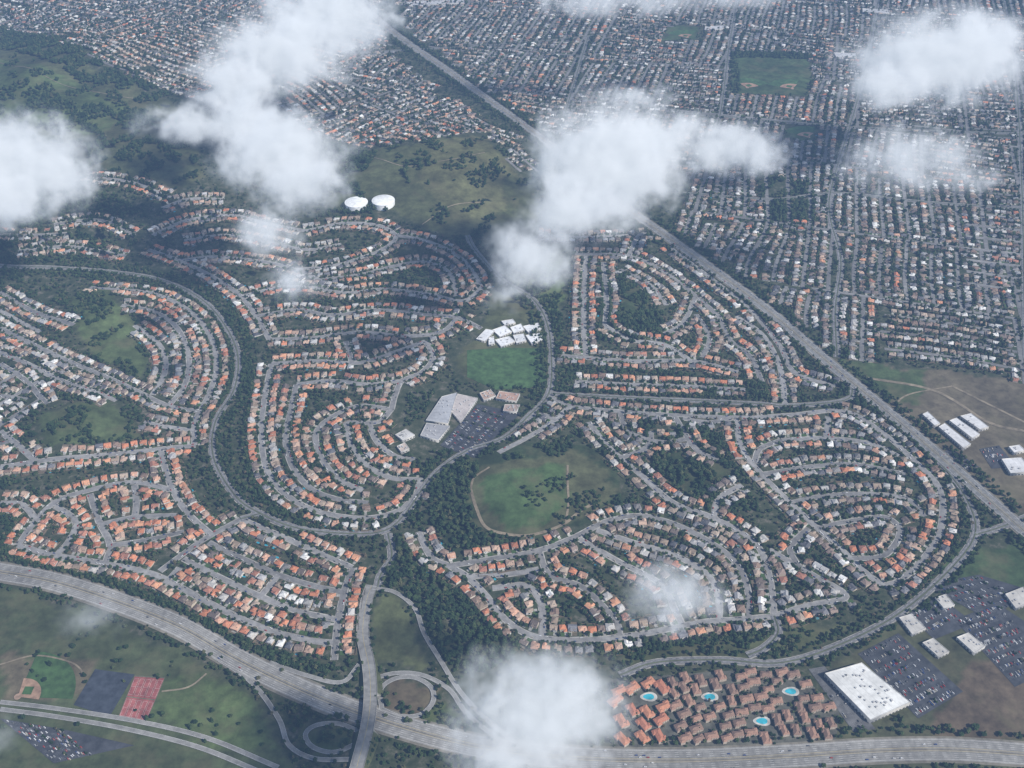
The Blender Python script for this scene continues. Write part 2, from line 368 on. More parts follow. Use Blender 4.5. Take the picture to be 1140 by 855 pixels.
mo.build('overpass_bridge',M_ROAD); mmark.build('road_markings',M_MARK)
# ------------------------------------------------------------------ house templates
class TP:
    def __init__(s): s.v=[];s.f=[];s.c=[];s.d=[]
    def quad(s,pts,cl,drape=0.0):
        n=len(s.v); s.v+=[tuple(p) for p in pts]; s.c+=[cl]*len(pts); s.d+=[drape]*len(pts)
        for k in range(1,len(pts)-1): s.f.append((n,n+k,n+k+1))
    def walls(s,cx,cy,w,d,h,z0=-2.5,cl=0):
        x0,x1,y0,y1=cx-w/2,cx+w/2,cy-d/2,cy+d/2; c=[(x0,y0),(x1,y0),(x1,y1),(x0,y1)]
        for i in range(4):
            a,b=c[i],c[(i+1)%4]; s.quad([(*a,z0),(*b,z0),(*b,h),(*a,h)],cl)
    def hip(s,cx,cy,w,d,h,rh,ov=.6):
        s.walls(cx,cy,w,d,h); W,D=w/2+ov,d/2+ov; i=min(W,D)*0.95
        e=[(cx-W,cy-D,h),(cx+W,cy-D,h),(cx+W,cy+D,h),(cx-W,cy+D,h)]
        if W>D: a=(cx-W+i,cy,h+rh); b=(cx+W-i,cy,h+rh); s.quad([e[0],e[1],b,a],1); s.quad([e[2],e[3],a,b],1); s.quad([e[3],e[0],a],1); s.quad([e[1],e[2],b],1)
        else: a=(cx,cy-D+i,h+rh); b=(cx,cy+D-i,h+rh); s.quad([e[1],e[2],b,a],1); s.quad([e[3],e[0],a,b],1); s.quad([e[0],e[1],a],1); s.quad([e[2],e[3],b],1)
    def gab(s,cx,cy,w,d,h,rh,along='y',ov=.5):
        s.walls(cx,cy,w,d,h); W,D=w/2+ov,d/2+ov
        if along=='y':
            a=(cx,cy-D,h+rh); b=(cx,cy+D,h+rh)
            s.quad([(cx+W,cy-D,h-.1),(cx+W,cy+D,h-.1),b,a],1); s.quad([(cx-W,cy+D,h-.1),(cx-W,cy-D,h-.1),a,b],1)
            for sg in(-1,1): s.quad([(cx-w/2,cy+sg*d/2,h),(cx+w/2,cy+sg*d/2,h),(cx,cy+sg*d/2,h+rh-.15)],0)
        else:
            a=(cx-W,cy,h+rh); b=(cx+W,cy,h+rh)
            s.quad([(cx-W,cy-D,h-.1),(cx+W,cy-D,h-.1),b,a],1); s.quad([(cx+W,cy+D,h-.1),(cx-W,cy+D,h-.1),a,b],1)
            for sg in(-1,1): s.quad([(cx+sg*w/2,cy-d/2,h),(cx+sg*w/2,cy+d/2,h),(cx+sg*w/2,cy,h+rh-.15)],0)
    def win(s,cx,y,z,w,h,cl=2):
        s.quad([(cx-w/2,y,z),(cx+w/2,y,z),(cx+w/2,y,z+h),(cx-w/2,y,z+h)],cl)
    def yard(s,gxx,pool=False):
        s.quad([(-8,-13.4,.36),(8,-13.4,.36),(8,-6,.36),(-8,-6,.36)],5,.36)
        s.quad([(gxx-2.7,-13.6,.42),(gxx+2.7,-13.6,.42),(gxx+2.7,-8,.42),(gxx-2.7,-8,.42)],4,.42)
        s.quad([(-8,6.5,.34),(8,6.5,.34),(8,15.5,.34),(-8,15.5,.34)],6,.34)
        s.quad([(-5,6.6,.40),(4,6.6,.40),(4,10,.40),(-5,10,.40)],7,.40)
        if pool:
            t=np.linspace(0,2*np.pi,11)[:-1]; s.quad([(1+3.8*math.cos(k),12.2+2.1*math.sin(k)*(1+.2*math.cos(k)),.48) for k in t],8,.48)
        for a,b in(((-8.1,15.6),(8.1,15.6)),((8.1,15.6),(8.1,4))): s.quad([(*a,0.2),(*b,0.2),(*b,2.0),(*a,2.0)],9)
    def arr(s): return np.array(s.v),np.array(s.f),np.array(s.c),np.array(s.d)
def T_a(sg,pool,two):
    t=TP(); h=5.6 if two else 3.1
    t.hip(0,1,13.2,12,h,2.6); t.gab(sg*3.4,-6.2,6.2,5.5,2.9,1.5)
    t.win(sg*3.4,-8.98,0,4.9,2.3,3); t.win(-sg*3.2,-5.04,.9,2.6,1.4)
    if two: 
        for x in(-4,0,4): t.win(x,-5.04,3.6,1.7,1.3); t.win(x,7.04,3.6,1.7,1.3)
    t.win(-2,7.04,.3,3,2.1); t.walls(-sg*4.5,3,.9,.9,h+3.2,h-1)
    t.yard(sg*3.4,pool); return t.arr()
def T_b(sg,pool,two):
    t=TP(); h=5.5 if two else 3.0
    t.gab(0,2,13.6,9.5,h,2.3,'x'); t.gab(sg*3.3,-4,6.6,8,h-.3,2.0,'y'); t.hip(-sg*3.6,-3.6,6,4,3.0,1.1)
    t.win(sg*3.3,-8.04,0,4.9,2.3,3); t.win(-sg*3.6,-5.64,.9,2.6,1.3)
    if two: t.win(sg*3.3,-8.04,3.3,2.2,1.2)
    for x in(-4,3.5): t.win(x,6.79,.9 if not two else 3.4,2.2,1.3)
    t.yard(sg*3.3,pool); return t.arr()
def T_c(sg,pool,two):
    t=TP(); h=5.7 if two else 3.2
    t.hip(-sg*1.5,2,9.5,11,h,2.4); t.hip(sg*4,-3,6.4,9,3.1,1.7); t.hip(sg*1.2,4,11,6.5,3.15,1.5)
    t.win(sg*4,-7.54,0,4.9,2.3,3)
    for x in(-4.5,-1): t.win(-sg*1.5+x*.6+1.5,-3.54,h-2.2,1.5,1.3)
    t.win(-2,7.54,h-2.2,2.4,1.3); t.yard(sg*4,pool); return t.arr()
TEM=[]
for fn in(T_a,T_b,T_c):
    for sg in(-1,1):
        for two in(0,1): TEM.append(fn(sg,False,two))
for fn,sg in((T_a,1),(T_b,-1)): TEM.append(fn(sg,True,1))
ORG=np.array([(0.54,0.22,0.12),(0.57,0.29,0.17),(0.46,0.19,0.11),(0.54,0.32,0.22),(0.40,0.19,0.13),(0.50,0.35,0.26)])
BRN=np.array([(0.24,0.17,0.13),(0.31,0.24,0.18),(0.18,0.145,0.125),(0.40,0.32,0.25),(0.27,0.205,0.17)])
GRY=np.array([(0.28,0.28,0.28),(0.17,0.17,0.18),(0.38,0.37,0.35),(0.50,0.48,0.45),(0.12,0.12,0.13),(0.66,0.65,0.62),(.22,.21,.20),(.45,.44,.43)])
PW={'A':(.80,.13,.07),'B':(.42,.32,.26),'C':(.35,.32,.33),'D':(.28,.36,.36),'E':(.32,.35,.33),'F':(.29,.35,.36),'H':(.07,.40,.53),'I':(.14,.36,.50),'J':(.22,.36,.42),'K':(.25,.37,.38),'L':(.92,.08,0)}
WAL=np.array([(0.55,0.48,0.38),(0.62,0.57,0.5),(0.48,0.40,0.32),(0.66,0.64,0.6),(0.5,0.42,0.38)])
NOH=[GP(p) for p in ([(508,380),(612,385),(612,440),(555,440),(508,425)],[(524,350),(606,350),(606,392),(524,392)],[(434,430),(520,425),(600,430),(600,465),(545,510),(500,530),(478,510),(434,505)],
 [(480,530),(520,505),(600,490),(672,500),(690,560),(640,588),(600,602),(510,608),(478,580)],
 [(0,36),(190,112),(222,150),(190,200),(0,150)],[(350,160),(470,163),(540,152),(600,210),(560,258),(528,276),(470,252),(370,236)],
 [(690,742),(930,742),(930,840),(680,840)],[(840,190),(900,205),(895,245),(850,245)],[(540,265),(622,268),(622,380),(550,345)],[(86,335),(120,318),(150,370),(150,398),(120,395),(92,370)],[(50,458),(120,450),(150,475),(130,490),(40,490)])]+EXC
hk={}
def hfree(x,y,rad):
    a,b=int(x//16),int(y//16)
    for i in(-1,0,1):
        for j in(-1,0,1):
            for (p,q) in hk.get((a+i,b+j),()):
                if (p-x)**2+(q-y)**2<rad*rad: return False
    return True
def inview(x,y):
    return 600<y<5200 and abs(x)<300+0.47*math.hypot(y,H)*1.08
houses={}; yardtrees=[]
for r in roads:
    if r['kind']!='res': continue
    P=r['P']; reg=r['reg']; far=reg in 'HIJ'
    s=np.r_[0,np.cumsum(np.linalg.norm(np.diff(P,axis=0),axis=1))]
    N,t=nrm(P); sp=16.0
    for side in(1,-1):
        d=rng.uniform(4,9)
        while d<s[-1]-2:
            x=np.interp(d,s,P[:,0]); y=np.interp(d,s,P[:,1]); nx_=np.interp(d,s,N[:,0])*side; ny_=np.interp(d,s,N[:,1])*side
            off=r['hw']+15.5+rng.uniform(-1.6,2.2); hx,hy=x+nx_*off,y+ny_*off
            gap=rng.random()<(.09 if far else .05)
            ok=inview(hx,hy) and hfree(hx,hy,13.8) and clear(hx,hy,8.8) and not gap
            if ok:
                for pg in NOH:
                    if inpoly(hx,hy,pg): ok=False;break
            if ok:
                hk.setdefault((int(hx//16),int(hy//16)),[]).append((hx,hy))
                rot=math.atan2(-nx_,ny_)+rng.normal(0,.08)
                houses.setdefault(reg,[]).append((hx,hy,rot))
                for _ in range(rng.poisson(3.2 if far else (2.9 if reg=='A' else 4.0))):
                    if rng.random()<.62: lx,ly=rng.uniform(-8,8),rng.uniform(8.5,18)
                    else: lx,ly=rng.choice([-7.7,7.7,0]),rng.uniform(-13.5,-8.5)
                    c_,s_=math.cos(rot),math.sin(rot)
                    yardtrees.append((hx+lx*c_-ly*s_,hy+lx*s_+ly*c_,rng.uniform(1.4,3.4)*(1.3 if far else 1)*(1.5 if rng.random()<.17 else 1)))
                d+=sp+rng.uniform(0,1.8)
            else: d+=5 if not gap else 14
for reg,L in houses.items():
    L=np.array(L); mb=MB()
    ti=rng.choice(len(TEM),len(L),p=np.array([1]*12+[.9]*2)/13.8)
    if reg in 'HIJ': ti=np.where(rng.random(len(L))<.75,(ti//2)*2%12,ti)
    pw=PW[reg]
    for k,(v,f,cl,dr) in enumerate(TEM):
        S=L[ti==k]
        if len(S)==0: continue
        n=len(S); c_,s_=np.cos(S[:,2])[:,None],np.sin(S[:,2])[:,None]
        sc=rng.uniform(.84,1.1,n)[:,None]; sc2=rng.uniform(.8,1.08,n)[:,None]; drp=dr[None,:]>0
        vx=v[None,:,0]*np.where(drp,1,sc); vy=v[None,:,1]*np.where(drp,1,sc2)
        x=S[:,0:1]+vx*c_-vy*s_; y=S[:,1:2]+vx*s_+vy*c_
        hz=height(S[:,0],S[:,1])[:,None]+.3
        z=np.where(drp,height(x,y)+dr[None,:]+(np.arange(n)%23)[:,None]*.0015,hz+v[None,:,2])
        dr_=np.sin(S[:,0]/140+1.7)*np.sin(S[:,1]/170); P3=np.tile(np.array(pw),(n,1)); P3[:,0]*=1+.75*dr_; P3[:,2]*=1-.6*dr_; P3/=P3.sum(1)[:,None]; uu=rng.random(n); g=(uu>P3[:,0]).astype(int)+(uu>P3[:,0]+P3[:,1]).astype(int)
        rc=np.where((g==0)[:,None],ORG[rng.integers(0,6,n)],np.where((g==1)[:,None],BRN[rng.integers(0,5,n)],GRY[rng.integers(0,8,n)]))*rng.uniform(.75,1.2,(n,1))
        wc=WAL[rng.integers(0,5,n)]; C=np.zeros((n,len(v),3))
        lawn=np.array([(0.06,0.11,0.036),(0.09,0.11,0.05),(0.13,0.11,0.07),(0.05,0.075,0.032)])[rng.integers(0,4,n)]
        back=np.array([(0.05,0.07,0.032),(0.08,0.085,0.045),(0.17,0.14,0.10),(0.06,0.10,0.038),(0.12,0.10,0.065)])[rng.integers(0,5,n)]
        pat=np.array([(0.33,0.32,0.29),(0.2,0.18,0.15),(0.09,0.09,0.07)])[rng.integers(0,3,n)]
        for q_,cc in((0,wc),(1,rc),(2,np.tile((.04,.05,.06),(n,1))),(3,np.tile((.6,.58,.54),(n,1))),(4,np.tile((.38,.37,.34),(n,1))*rng.uniform(.7,1.1,(n,1))),(5,lawn),(6,back),(7,pat),(8,np.tile((.04,.34,.46),(n,1))),(9,np.tile((.22,.17,.12),(n,1)))):
            C[:,cl==q_]=cc[:,None,:]
        F=(f[None]+ (np.arange(n)*len(v))[:,None,None]).reshape(-1,3)
        mb.add(np.stack([x,y,z],-1).reshape(-1,3),F,C.reshape(-1,3))
    mb.build('terracotta_roof_houses' if reg in 'AL' else 'suburban_houses',M_HOUSE)
# ------------------------------------------------------------------ larger buildings
def flatbuilding(name,quad,h,roof,wall=(.6,.58,.54),units=6,windows=True):
    Q=GP(quad); z0=float(height(*Q.mean(0)))
    ar=0.5*sum(Q[i][0]*Q[(i+1)%4][1]-Q[(i+1)%4][0]*Q[i][1] for i in range(4))
    if ar<0: Q=Q[::-1]
    c=Q.mean(0); mb=MB(); I=c+(Q-c)*(1-0.9/np.linalg.norm(Q-c,axis=1)[:,None])
    hk.setdefault((int(c[0]//16),int(c[1]//16)),[]).append((c[0],c[1]))
    def ring(A,za,B,zb,col):
        v=np.r_[np.c_[A,np.full(4,za)],np.c_[B,np.full(4,zb)]]; i=np.arange(4); mb.add(v,np.c_[i,(i+1)%4,(i+1)%4+4,i+4],col)
    ring(Q,z0-2,Q,z0+h+.8,wall); ring(Q,z0+h+.8,I,z0+h+.8,np.array(wall)*1.1); ring(I,z0+h+.8,I,z0+h,wall)
    mb.add(np.c_[I,np.full(4,z0+h)],np.array([[0,1,2,3]]),roof)
    e1=Q[1]-Q[0]
    def lp(u,w): return (Q[0]*(1-u)+Q[1]*u)*(1-w)+(Q[3]*(1-u)+Q[2]*u)*w
    L1=np.linalg.norm(e1)
    for k in range(1,int(L1/12)):
        u=k*12/L1; a,b=lp(u,.03),lp(u,.97); d=e1/L1*.25
        mb.add([(*(a-d),z0+h+.03),(*(a+d),z0+h+.03),(*(b+d),z0+h+.03),(*(b-d),z0+h+.03)],np.array([[0,1,2,3]]),np.array(roof)*.75)
    for k in range(units):
        u,w=rng.uniform(.12,.88,2); p=lp(u,w); a=e1/L1*rng.uniform(1,2.2); b=np.array([-a[1],a[0]])/np.linalg.norm(a)*rng.uniform(.8,1.6)
        B=np.array([p-a-b,p+a-b,p+a+b,p-a+b]); zz=z0+h+.06; v=np.r_[np.c_[B,np.full(4,zz)],np.c_[B,np.full(4,zz+1.5)]]; i=np.arange(4)
        mb.add(v,np.c_[i,(i+1)%4,(i+1)%4+4,i+4],(.4,.4,.4)); mb.add(v[4:]+(0,0,.002),np.array([[0,1,2,3]]),(.5,.5,.5))
    if windows:
        for i in range(4):
            a,b=Q[i],Q[(i+1)%4]; L=np.linalg.norm(b-a); t=(b-a)/L; nn=np.array([t[1],-t[0]])*.05
            for k in range(int(L/7)):
                p=a+t*(3+k*7)+nn; q_=p+t*(4.2)
                if (3+k*7+4.2)<L: mb.add([(*p,z0+.6),(*q_,z0+.6),(*q_,z0+min(h-.8,3.2)),(*p,z0+min(h-.8,3.2))],np.array([[0,1,2,3]]),(.05,.06,.07))
    return mb.build(name,M_BLD)
flatbuilding('warehouse_store',[(917,754),(958,742),(1012,786),(968,806)],10,(.76,.76,.73),units=34)
for q in ([(1000,690),(1014,686),(1030,702),(1015,709)],[(1026,718),(1038,713),(1056,728),(1044,734)],[(1064,712),(1077,707),(1096,722),(1084,730)],[(1040,668),(1052,664),(1062,676),(1050,680)],[(1118,664),(1138,656),(1150,672),(1130,680)]):
    flatbuilding('retail_building',q,6,(.55,.53,.49),units=6)
for q in ([(1044,478),(1051,474),(1080,497),(1072,502)],[(1056,471),(1064,468),(1090,486),(1082,491)],[(1068,466),(1080,463),(1100,478),(1090,481)],[(1026,464),(1032,461),(1046,474),(1040,477)],[(1114,514),(1136,512),(1150,528),(1124,530)],[(1122,500),(1134,498),(1140,504),(1128,507)]):
    flatbuilding('industrial_building',q,7,(.66,.66,.66),units=3)
for q in ([(530,379),(541,368),(551,370),(540,382)],[(548,369),(562,364),(570,371),(557,377)],[(551,380),(567,376),(574,382),(558,388)],[(568,366),(580,362),(584,369),(572,373)],[(582,365),(599,361),(603,368),(588,372)],[(585,375),(603,372),(604,380),(592,385)],[(571,375),(583,373),(586,381),(575,384)],[(558,359),(571,357),(574,361),(562,364)],[(544,378),(550,376),(551,384),(544,386)]):
    flatbuilding('school_building',q,4.5,(.72,.73,.74),units=3)
for q,c in (([(474,470),(492,444),(509,440),(499,474)],(.40,.41,.43)),([(500.5,458),(509.5,441),(532,446),(513,472)],(.46,.42,.40)),([(468,487),(475,473),(501,477),(488,493)],(.34,.34,.35)),([(534,440),(546,436),(552,443),(539,448)],(.40,.30,.24)),([(556,438),(579,441),(575,449),(552,446)],(.42,.28,.22)),([(440,486),(452,480),(462,487),(449,493)],(.55,.54,.52)),([(442,499),(451,495),(456,502),(447,506)],(.5,.42,.36)),([(562,453),(579,453),(575,461),(560,460)],(.38,.30,.26))):
    flatbuilding('shopping_center_building',q,6,c,units=9)
for q in ([(452,3),(516,1),(518,5),(455,7)],[(928,60),(952,61),(953,65),(931,65)],[(960,11),(990,12),(990,16),(960,15)],[(785,31),(806,30),(804,34),(784,35)]):
    flatbuilding('commercial_building',q,5,(.5,.5,.5),units=4)
for px,py in ((397,229),(427,227)):
    x,y=G(px,py); z=float(height(x,y)); mb=MB(); R=31; n=40; a=np.arange(n)/n*2*np.pi; i=np.arange(n)
    prof=[(R,-6),(R,11),(R+.5,11.1),(R+.5,11.6),(R*.8,13.4),(R*.5,14.8),(R*.2,15.5),(.4,15.7)]
    for (r0,h0),(r1,h1) in zip(prof,prof[1:]):
        v=np.r_[np.c_[x+r0*np.cos(a),y+r0*np.sin(a),np.full(n,z+h0)],np.c_[x+r1*np.cos(a),y+r1*np.sin(a),np.full(n,z+h1)]]
        mb.add(v,np.c_[i,(i+1)%n,(i+1)%n+n,i+n],(.8,.81,.8))
    mb.build('water_tank',M_BLD)
def sheet(poly,col,zo,step=12):
    Q=GP(poly); c=Q.mean(0); P=[]
    for i in range(len(Q)):
        a,b=Q[i],Q[(i+1)%len(Q)]; n=max(1,int(np.linalg.norm(b-a)/step))
        for k in range(n): P.append(a+(b-a)*k/n)
    P=np.array(P); n=len(P); rings=[c+(P-c)*t for t in np.linspace(0.0001,1,8)]; mb=MB()
    V=np.vstack(rings); z=height(V[:,0],V[:,1])+zo; i=np.arange(n); F=[]
    for k in range(7): F.append(np.c_[k*n+i,(k+1)*n+i,(k+1)*n+(i+1)%n,k*n+(i+1)%n])
    mb.add(np.c_[V,z],np.vstack(F),col); return mb,Q
def cartmpl():
    t=TP()
    def box(x0,x1,y0,y1,z0,z1,ins,cl,top):
        a=[(x0,y0,z0),(x1,y0,z0),(x1,y1,z0),(x0,y1,z0)]; b=[(x0+ins[0],y0+.12,z1),(x1-ins[1],y0+.12,z1),(x1-ins[1],y1-.12,z1),(x0+ins[0],y1-.12,z1)]
        for i in range(4): j=(i+1)%4; t.quad([a[i],a[j],b[j],b[i]],cl)
        t.quad(b,top)
    box(-2.3,2.3,-.92,.92,.3,.85,(.12,.2),1,1); box(-1.9,1.2,-.82,.82,.85,1.45,(.5,.75),2,1)
    for wx_ in(-1.4,1.4):
        for wy_ in(-.95,.95):
            k=np.arange(8)/8*2*np.pi; t.quad([(wx_+.33*math.cos(q),wy_,.33+.33*math.sin(q)) for q in k],0)
    return t.arr()
CT=cartmpl()
PAINT=np.array([(.7,.7,.7),(.8,.8,.8),(.35,.36,.37),(.05,.05,.055),(.12,.13,.15),(.4,.04,.03),(.05,.09,.25),(.5,.45,.36),(.25,.25,.26)])
def bakecars(name,S):
    v,f,cl,dr=CT; S=np.array(S); n=len(S); c_,s_=np.cos(S[:,2])[:,None],np.sin(S[:,2])[:,None]
    x=S[:,0:1]+v[None,:,0]*c_-v[None,:,1]*s_; y=S[:,1:2]+v[None,:,0]*s_+v[None,:,1]*c_; z=height(S[:,0],S[:,1])[:,None]+S[:,3:4]+v[None,:,2]
    C=np.zeros((n,len(v),3)); p=PAINT[rng.integers(0,len(PAINT),n)]
    C[:,cl==1]=p[:,None]; C[:,cl==2]=(.03,.035,.04); C[:,cl==0]=(.02,.02,.02)
    mb=MB(); mb.add(np.stack([x,y,z],-1).reshape(-1,3),(f[None]+(np.arange(n)*len(v))[:,None,None]).reshape(-1,3),C.reshape(-1,3)); return mb.build(name,M_CAR)
lotcars=[]
def lot(quad,fill=.5,col=(.062,.065,.072),zo=.5,rows=True):
    mb,Q=sheet(quad,col,zo)
    e1=Q[1]-Q[0]; e2=Q[3]-Q[0]; L1,L2=np.linalg.norm(e1),np.linalg.norm(e2); u=e1/L1; w=e2/L2; rot=math.atan2(w[1],w[0])
    y=6; ri=0
    while rows and y<L2-6:
        rf=fill*rng.uniform(.4,1.4)
        for x in np.arange(4,L1-4,2.9):
            p=Q[0]+u*x+w*y
            if not inpoly(p[0],p[1],Q): continue
            if int(x/2.9)%16==0:
                yardtrees.append((p[0],p[1],rng.uniform(1.5,2.8))); continue
            if rng.random()<rf: lotcars.append((p[0],p[1],rot+(math.pi if rng.random()<.5 else 0),zo+.05))
            a=p-u*1.45; z=float(height(*a))+zo+.05; d=u*.06
            mb.add([(*(a-d-w*2.5),z),(*(a+d-w*2.5),z),(*(a+d+w*2.5),z),(*(a-d+w*2.5),z)],np.array([[0,1,2,3]]),(.4,.4,.4))
        y+=5.2 if ri%2==0 else 12.5
        ri+=1
    mb.build('parking_lot',M_LOT)
lot([(955,728),(1000,705),(1072,770),(1022,800)],.4); lot([(1062,690),(1110,672),(1200,730),(1130,765)],.45); lot([(1010,684),(1045,664),(1085,694),(1040,712)],.45)
lot([(490,496),(532,450),(580,460),(528,510)],.4,(.058,.061,.068),zo=.55); lot([(0,800),(70,812),(150,830),(60,850)],.3); lot([(1090,500),(1112,496),(1132,520),(1104,522)],.4,zo=.6)
lot([(82,785),(106,745),(150,751),(122,798)],0,(.052,.06,.074),rows=False); lot([(1040,505),(1060,500),(1090,520),(1070,525)],.4); lot([(900,745),(918,742),(975,812),(950,815)],.15,(.13,.13,.13),zo=.7)
lot([(1028,650),(1090,640),(1150,658),(1100,690)],.4,zo=.45)
mb,Q=sheet([(520,390),(560,387),(606,388),(608,424),(590,432),(552,434),(520,420)],LAWN,.45); mb.build('school_field',M_LOT)
mb,Q=sheet([(131,800),(150,752),(184,754),(162,806)],(.15,.15,.10),.4)
def LP(Q,u,w): return (Q[0]*(1-u)+Q[1]*u)*(1-w)+(Q[3]*(1-u)+Q[2]*u)*w
def line(mb,a,b,wd,col,zo):
    d=(b-a)/np.linalg.norm(b-a); n=np.array([-d[1],d[0]])*wd; z=[float(height(*p))+zo for p in(a,b)]
    mb.add([(*(a-n),z[0]),(*(b-n),z[1]),(*(b+n),z[1]),(*(a+n),z[0])],np.array([[0,1,2,3]]),col)
for j in range(5):
    for i in range(2):
        u0,u1,w0,w1=.03+i*.48,.03+i*.48+.46,.02+j*.195,.02+j*.195+.185
        c4=np.array([LP(Q,u0,w0),LP(Q,u1,w0),LP(Q,u1,w1),LP(Q,u0,w1)]); mb.add(np.c_[c4,height(c4[:,0],c4[:,1])+.5],np.array([[0,1,2,3]]),(.30,.10,.09))
        for t_ in(.12,.88):
            line(mb,LP(Q,u0+(u1-u0)*.1,w0+(w1-w0)*t_),LP(Q,u0+(u1-u0)*.9,w0+(w1-w0)*t_),.08,WHT,.58)
        for t_ in(.1,.5,.9): line(mb,LP(Q,u0+(u1-u0)*t_,w0+(w1-w0)*.12),LP(Q,u0+(u1-u0)*t_,w0+(w1-w0)*.88),.08,WHT,.60)
mb.build('tennis_courts',M_LOT)
def diamond(px,py,R,rot,grass=2.5):
    x,y=G(px,py); mb=MB()
    def disc(cx,cy,r,a0,a1,col,zo):
        k=np.linspace(a0,a1,25); p=np.r_[[[cx,cy]],np.c_[cx+r*np.cos(k),cy+r*np.sin(k)]]; i=np.arange(1,25)
        mb.add(np.c_[p,height(p[:,0],p[:,1])+zo],np.c_[np.zeros(24,int),i,i+1],col)
    if grass: disc(x,y,R*grass,rot-.8,rot+.8,(.058,.11,.038),.6)
    disc(x,y,R,rot-.9,rot+.9,(.34,.22,.15),1.0)
    d=np.array([math.cos(rot),math.sin(rot)]); n_=np.array([-d[1],d[0]]); h=R*.30; c=np.array([x,y])+d*R*.48
    q=np.array([c-d*h,c+n_*h,c+d*h,c-n_*h]); mb.add(np.c_[q,height(q[:,0],q[:,1])+1.3],np.array([[3,2,1,0]]),(.06,.12,.04))
    disc(x,y,6,0,2*np.pi,(.36,.25,.18),1.4); mb.build('baseball_field',M_LOT)
diamond(20,776,36,.75); diamond(832,98,42,1.2,2.0); diamond(882,99,42,1.9,2.0); diamond(765,42,36,1.8,2.2); diamond(900,153,36,1.8,2.2)
pm=MB()
for pth,w in (([(524,545),(530,565),(540,586),(560,594),(590,596),(625,585),(645,570),(662,560)],3.0),([(632,518),(632,540),(633,560),(630,580)],2.2),([(545,520),(528,532),(524,545)],2.2),
   ([(0,740),(40,730),(80,738),(95,752)],1.5),([(180,770),(210,765),(230,750)],1.6),([(0,70),(60,90),(120,105),(170,112)],1.3),([(410,175),(450,185),(500,178),(540,170)],1.3),
   ([(470,250),(500,230),(540,225)],1.3),([(960,420),(1040,435),(1100,470),(1140,480)],4),([(1060,430),(1110,455),(1140,470)],3),([(1030,470),(1000,455),(1010,440),(1060,430)],2)):
    ribbon(pm,smooth(GP(pth)),-w,w,.62+rng.uniform(0,.1),(.24,.20,.14))
pm.build('dirt_paths',M_LOT)
def apt():
    t=TP(); t.hip(0,0,26,13,6.2,2.6); t.hip(-8,-6,9,7,6.1,2.0); t.hip(8,6,9,7,6.1,2.0)
    for x in(-2,3,8): 
        for z in(1,4): t.win(x,-6.56,z,1.8,1.3)
    for x in(-10,-5,0):
        for z in(1,4): t.win(x,6.56,z,1.8,1.3)
    return t.arr()
AT=apt(); mlist=[]
for k,cc in enumerate([(0.50,0.23,0.14),(0.45,0.19,0.12),(0.33,0.20,0.145),(0.25,0.165,0.125)]):
    mb=MB(); v,f,cl,_=AT; C=np.zeros((len(v),3)); C[cl==1]=cc; C[cl==0]=(.5,.42,.34); C[cl==2]=(.04,.05,.06); mb.add(v,f,C); o=mb.build('apartment_tmp',M_HOUSE); mlist.append(o.data); bpy.data.objects.remove(o)
POOLS=[(722,776),(848,803),(790,776),(880,770)]; PG=[np.array(G(*p)) for p in POOLS]
for poly,ms in(([(682,768),(735,758),(748,800),(735,822),(684,826)],(0,1)),([(742,756),(880,746),(925,790),(928,822),(752,826)],(2,3))):
    pg=GP(poly); x0,y0=pg.min(0); x1,y1=pg.max(0)
    for _try in range(2600):
        jx,jy=rng.uniform(x0,x1),rng.uniform(y0,y1)
        if inpoly(jx,jy,pg) and hfree(jx,jy,23.5 if ms[0]==0 else 19) and min(np.hypot(*(p-(jx,jy))) for p in PG)>24:
            hk.setdefault((int(jx//16),int(jy//16)),[]).append((jx,jy))
            o=bpy.data.objects.new('apartment_building',mlist[ms[int(rng.random()<.45)]]); o.location=(jx,jy,float(height(jx,jy))); o.rotation_euler[2]=(.3 if math.sin(jx/45+1)*math.sin(jy/38)>-.1 else .3+math.pi/2)+.25*math.sin(jx/90)+rng.normal(0,.08)+(0 if rng.random()<.5 else math.pi); sc0=rng.uniform(.85,1.02) if ms[0]==0 else rng.uniform(.66,.85); o.scale=(sc0,sc0,1); scene.collection.objects.link(o)
            for _ in range(6): yardtrees.append((jx+rng.uniform(-17,17),jy+rng.uniform(-15,15),rng.uniform(1.4,3.2)))
mb,_=sheet([(680,756),(880,742),(935,790),(930,830),(684,832)],(.11,.11,.09),.3); mb.build('apartment_driveways',M_LOT)
for x,y in PG:
    mb=MB(); k=np.arange(20)/20*2*np.pi
    for r_,c_,z_ in((11,(.5,.48,.44),.7),(7,(.05,.40,.50),.9)): mb.add(np.c_[x+r_*1.3*np.cos(k),y+r_*.8*np.sin(k)*(1+.25*np.cos(k)),np.full(20,float(height(x,y))+z_)],np.array([list(range(20))]),c_)
    mb.build('swimming_pool',M_LOT)
bakecars('parked_cars',lotcars)
sc_=[]
for r in roads:
    if r['kind']=='res' and r['reg'] in 'ABCDEF':
        P=r['P']; N,t=nrm(P)
        for k in range(1,len(P)-1):
            for sg in(-1,1):
                if rng.random()<.16: p=P[k]+N[k]*sg*(r['hw']-1.2); sc_.append((p[0],p[1],math.atan2(t[k][1],t[k][0]),.9))
bakecars('kerbside_cars',sc_)
v,f,cl,_=CT; cm=[]
for p in PAINT[:7]:
    mb=MB(); C=np.zeros((len(v),3)); C[cl==1]=p; C[cl==2]=(.03,.035,.04); C[cl==0]=.02; mb.add(v,f,C); o=mb.build('car_tmp',M_CAR); cm.append(o.data); bpy.data.objects.remove(o)
